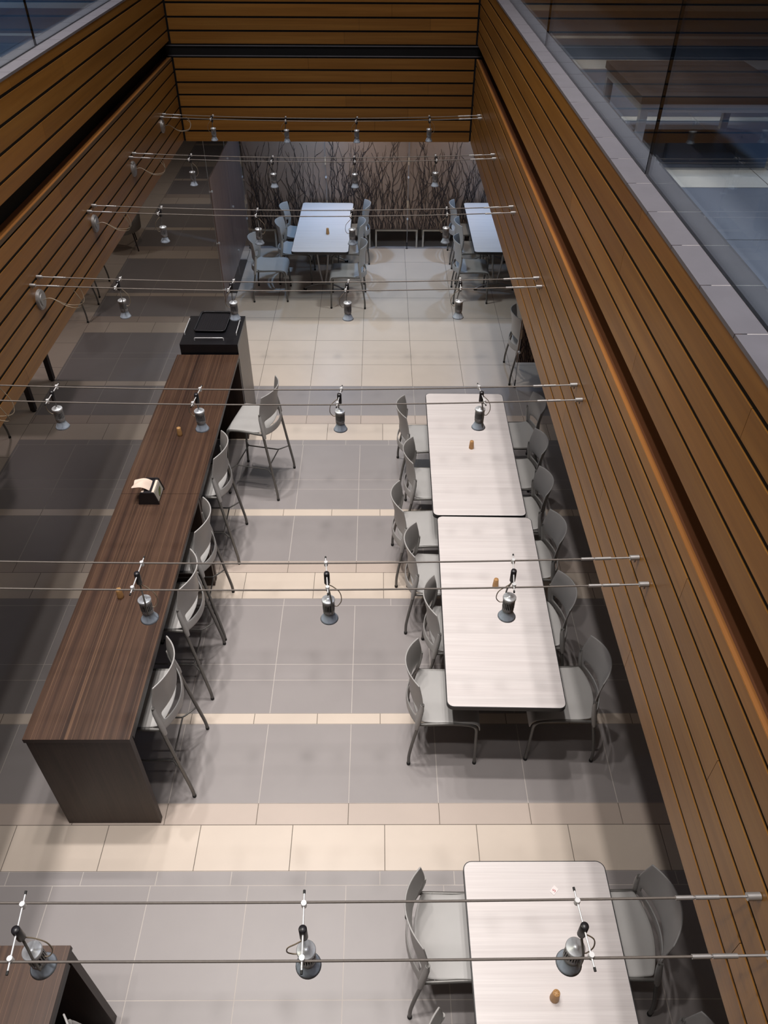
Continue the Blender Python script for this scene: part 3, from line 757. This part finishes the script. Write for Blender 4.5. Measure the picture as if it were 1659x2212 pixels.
for i in range(4): twig_panel(pl[i], SE[i]+.004, SE[i+1]-.004, 11.93, 11+i)
twig_panel('small resin panel with dark twigs beside the lone chair, cut by the wood wall', 1.585, 2.80, 7.87, 41, .324, 1.80)
def rod(x, y, label):
    t = thing('steel_rod', label, 'rod', (x, y, 0), 0, 'panel rods')
    m = MB(); m.tube([(0, 0, .012), (0, 0, 2.43)], .004, 8); m.build('shaft', steel, t)
    m = MB(); m.lathe([(.016, 0), (.016, .01), (.007, .014), (.007, .10), (.004, .104)], 12); m.build('foot', black_plastic, t)
    for z in (.47, 1.088, 1.65):
        m = MB(); m.tube([(0, -.022, z), (0, .006, z)], .014, 12); m.build('clamp', chrome, t)
    for z in (.694, 1.317):
        m = MB(); m.box(-.009, .009, -.012, -.004, z-.055, z+.055); m.build('joint_cover', mat('tan_cover', S(188, 164, 136), .5), t)
rod(-2.035, 11.915, 'steel rod holding the twig panel at the dark partition'); rod(-.793, 11.915, 'steel rod at the twig panel seam behind the bluish table')
rod(.431, 11.915, 'steel rod at the twig panel seam above the low benches'); rod(1.60, 7.855, 'steel rod at the edge of the small twig panel'); rod(1.655, 11.915, 'steel rod at the twig panel seam behind the half hidden table')
# dark partition of two sheets along the dim side
for i, (y0, y1, lb) in enumerate(((9.61, 10.878, 'tall smoked resin partition sheet, end towards the tray cabinet'), (10.884, 11.90, 'tall smoked resin partition sheet next to the twig panels'))):
    t = thing('partition_sheet', lb, 'partition', (-2.045, y0, 0), 0, 'smoked partition sheets')
    m = MB(); m.box(-.006, .006, 0, y1-y0, .22, 1.80); m.build('sheet', resin_dark, t)
    for z in (.39, 1.012, 1.65):
        m = MB(); m.tube([(-.02, .012, z), (.022, .012, z)], .014, 12); m.build('standoff', chrome, t)
    m = MB(); m.tube([(-.012, .004, 0.0), (-.012, .004, 2.43)], .004, 8); m.build('rod', steel, t)
o = MB(); o.prism([(-2.135, 10.34), (-2.02, 10.34), (-2.02, 11.455), (-2.135, 11.455)], 0, .012); o = o.build('floor_plate', mat('dark_floor_plate', S(70, 64, 62), .5))
tag(o, 'narrow dark plate on the floor beneath the smoked partition', 'floor plate')
# low benches under the twig panels
bx = [(-1.98, -1.61), (-1.535, -.875), (-.80, -.14), (-.065, .597), (.672, 1.335), (1.41, 2.07)]
bl = ['low pale bench at the partition corner under the twig panels', 'low pale bench behind the partition side chairs of the bluish table', 'low pale bench hidden behind the bluish table', 'low pale bench whole in view between the two far tables', 'low pale bench partly behind the chairs of the half hidden table', 'low pale bench behind the half hidden table']
for (x0, x1), lb in zip(bx, bl):
    t = thing('low_bench', lb, 'bench', ((x0+x1)/2, 11.95, 0), 0, 'low benches'); h = (x1-x0)/2
    m = MB(); m.box(-h+.026, h-.026, .026, .40, .262, .284); m.build('seat', oak, t)
    m = MB(); m.box(-h, h, 0, .025, .262, .290); m.box(-h, h, .40, .425, .262, .290); m.box(-h, -h+.025, .025, .40, .262, .290); m.box(h-.025, h, .025, .40, .262, .290); m.build('frame', bench_frame, t)
    for sx in (-1, 1):
        for y0 in (0, .40):
            m = MB(); xx = sx*(h-.0125); m.box(xx-.0125, xx+.0125, y0, y0+.025, 0, .262); m.build('leg', bench_frame, t)

# ------------------------------------------------------------------ dim side area
t = thing('dining_table', 'dark legged table in the dim side area, two square legs showing', 'table', (-4.25, 7.66, 0))
m = MB(); m.prism(rrect(-.36, .36, -.40, .40, .03, 4), .71, .74); m.build('tabletop', walnut, t)
for x in (-.32, .355):
    for y in (-.325, .325):
        m = MB(); m.box(x-.028, x+.028, y-.028, y+.028, .02, .71, 0); m.lathe([(.02, 0), (.026, .006), (.026, .02)], 12, (x, y, 0), 1); m.build('leg', [dark_post, rubber], t)
t = thing('tub_chair', 'round grey tub chair in the dim side area behind the wood wall', 'armchair', (-4.06, 11.95, 0), .3)
m = MB(); vs = []; fs = []; n = 28
for i in range(n+1):
    a = -2.3+4.6*i/n
    for r, z in ((.345, .30), (.36, .50), (.375, .74), (.355, .755), (.32, .74), (.31, .45)):
        vs.append((r*math.cos(a), r*math.sin(a), z))
for i in range(n):
    for k in range(5): fs.append((i*6+k, i*6+k+1, (i+1)*6+k+1, (i+1)*6+k))
m.add(vs, fs, 0, True); o = m.build('shell', dark_fabric, t); solid(o, .01, 0)
m = MB(); m.lathe([(.30, .30), (.318, .33), (.318, .42), (.29, .45), (0, .455)], 28); m.build('seat', dark_fabric, t)
for sx, sy in ((1, 1), (1, -1), (-1, 1), (-1, -1)):
    m = MB(); m.tube([(sx*.20, sy*.20, .31), (sx*.24, sy*.24, .005)], [.012, .008], 8); m.lathe([(.012, 0), (.012, .005)], 8, (sx*.24, sy*.24, 0)); m.build('leg', dark_post, t)

# ------------------------------------------------------------------ low table upstairs
t = thing('coffee_table', 'low square dark wood table upstairs behind the glass', 'coffee table', (1.70, 4.645, ZUP))
m = MB(); m.prism([(-.395, -.405), (.395, -.405), (.395, .405), (-.395, .405)], .316, .352); m.build('tabletop', coffee_wood, t)
m = MB()
m.box(-.385, .385, -.395, -.36, .276, .3158); m.box(-.385, .385, .36, .395, .276, .3158); m.box(-.385, -.35, -.36, .36, .276, .3158); m.box(.35, .385, -.36, .36, .276, .3158); m.build('apron', frame_steel, t)
for sx in (-1, 1):
    for sy in (-1, 1):
        m = MB(); x, y = sx*.3655, sy*.3755; m.box(x-.0195, x+.0195, y-.0195, y+.0195, 0, .276); m.build('leg', frame_steel, t)

# ------------------------------------------------------------------ light
def area(name, loc, size, power, col, spread=PI, rot=(0,0,0), shape='DISK', size_y=None):
    l = bpy.data.lights.new(name, 'AREA'); l.shape = shape; l.size = size
    if size_y: l.size_y = size_y
    l.energy = power; l.color = col; l.spread = spread
    o = bpy.data.objects.new(name, l); C.objects.link(o); o.location = loc; o.rotation_euler = rot; return o
WARM = (1, .86, .74); NEUT = (1, .95, .915); COOL = (.36, .61, 1)
ZTOP = 11.95
for y, k in ((-.8, .55), (1.6, .95), (4.0, 1.05), (6.4, 1.05)):
    area('downlight', (.80, y, ZTOP), .30, 24*k, NEUT, math.radians(60))  # extra row, added as fill for the floor on the left
    area('downlight', (.10, y, ZTOP), .30, 46*k, NEUT, math.radians(66))
    area('downlight', (-.9, y, ZTOP), .30, 70*k, NEUT, math.radians(66))
    area('downlight', (-2.2, y, ZTOP), .30, 100*k, NEUT, math.radians(66))
for y in (.2, 2.4, 4.6):
    area('wall_wash_fill', (-5.6, y, 6.38), .2, 26, (1, .86, .62), math.radians(44), (0, math.radians(-60), 0))  # unseen fill lamp, added to brighten the right slatted wall
    area('wall_wash_fill', (3.6, y, 6.38), .2, 11, (1, .84, .60), math.radians(40), (0, math.radians(60), 0))  # unseen fill lamp, added to brighten the left wall and its ledge
for x, y, p in ((2.6, 1.6, 30), (2.6, 4.6, 22), (-4.6, 2.0, 46), (-4.6, 6.5, 60), (-4.6, 11.0, 60)):
    area('gallery_light', (x, y, 6.38), .5, p, COOL, math.radians(130))
for x, y, r, p, c, a in ((-.8, 11.35, .12, 40, COOL, 150), (1.7, 11.35, .12, 34, COOL, 150), (.35, 9.7, .25, 27, (.88, .96, 1), 150), (-1.2, 9.3, .25, 18, (.88, .96, 1), 150),
                         (-.2, 11.5, .12, 10, WARM, 110), (.95, 11.5, .12, 8, WARM, 110),  # warm fill added in front of the twig panels
                         (-3.0, 7.4, .15, 4, WARM, 140), (-3.7, 4.4, .2, 3.5, NEUT, 150), (-3.7, 2.2, .2, 2.5, NEUT, 150), (-4.7, 8.2, .2, 16, (1, .84, .82), 140),  # unseen lamps added to fill the dim side floor
                         (-3.0, 10.6, .2, 7, WARM, 150), (-3.2, 14.0, .2, 12, WARM, 150), (-4.6, 11.4, .2, 6, NEUT, 150)):  # more added fill, for the partition, far stripes and tub chair
    area('cafe_light_and_fill', (x, y, 2.425), r, p, c, math.radians(a))
w = bpy.data.worlds.new('world'); bpy.context.scene.world = w; w.use_nodes = True
w.node_tree.nodes['Background'].inputs[0].default_value = (.5, .55, .7, 1); w.node_tree.nodes['Background'].inputs[1].default_value = .05

# ------------------------------------------------------------------ camera
f_px = 1670.579
pitch, yaw, roll = math.radians(41.24407868), math.radians(.47346337), math.radians(.35282386)
cp, sp, cy, sy = math.cos(pitch), math.sin(pitch), math.cos(yaw), math.sin(yaw)
fwd = Vector((sy*cp, cy*cp, -sp)); right = Vector((cy, -sy, 0)); up = right.cross(fwd)
r2 = right*math.cos(roll)+up*math.sin(roll); u2 = -right*math.sin(roll)+up*math.cos(roll)
cam = bpy.data.cameras.new('camera'); co = bpy.data.objects.new('camera', cam); C.objects.link(co)
cam.sensor_fit = 'VERTICAL'; cam.sensor_height = 36; cam.lens = f_px/2212*36; cam.clip_start = .05
mw = Matrix.Identity(4)
for i in range(3): mw[i][0] = r2[i]; mw[i][1] = u2[i]; mw[i][2] = -fwd[i]
mw[2][3] = 4.92
co.matrix_world = mw
sc = bpy.context.scene; sc.camera = co
sc.view_settings.view_transform = 'Standard'; sc.view_settings.look = 'None'; sc.view_settings.gamma = 1; sc.view_settings.use_curve_mapping = False
sc.view_settings.exposure = -1.34
sc.cycles.use_denoising = True; sc.cycles.max_bounces = 8; sc.cycles.diffuse_bounces = 6; sc.cycles.transparent_max_bounces = 12
sc.cycles.sample_clamp_indirect = 4
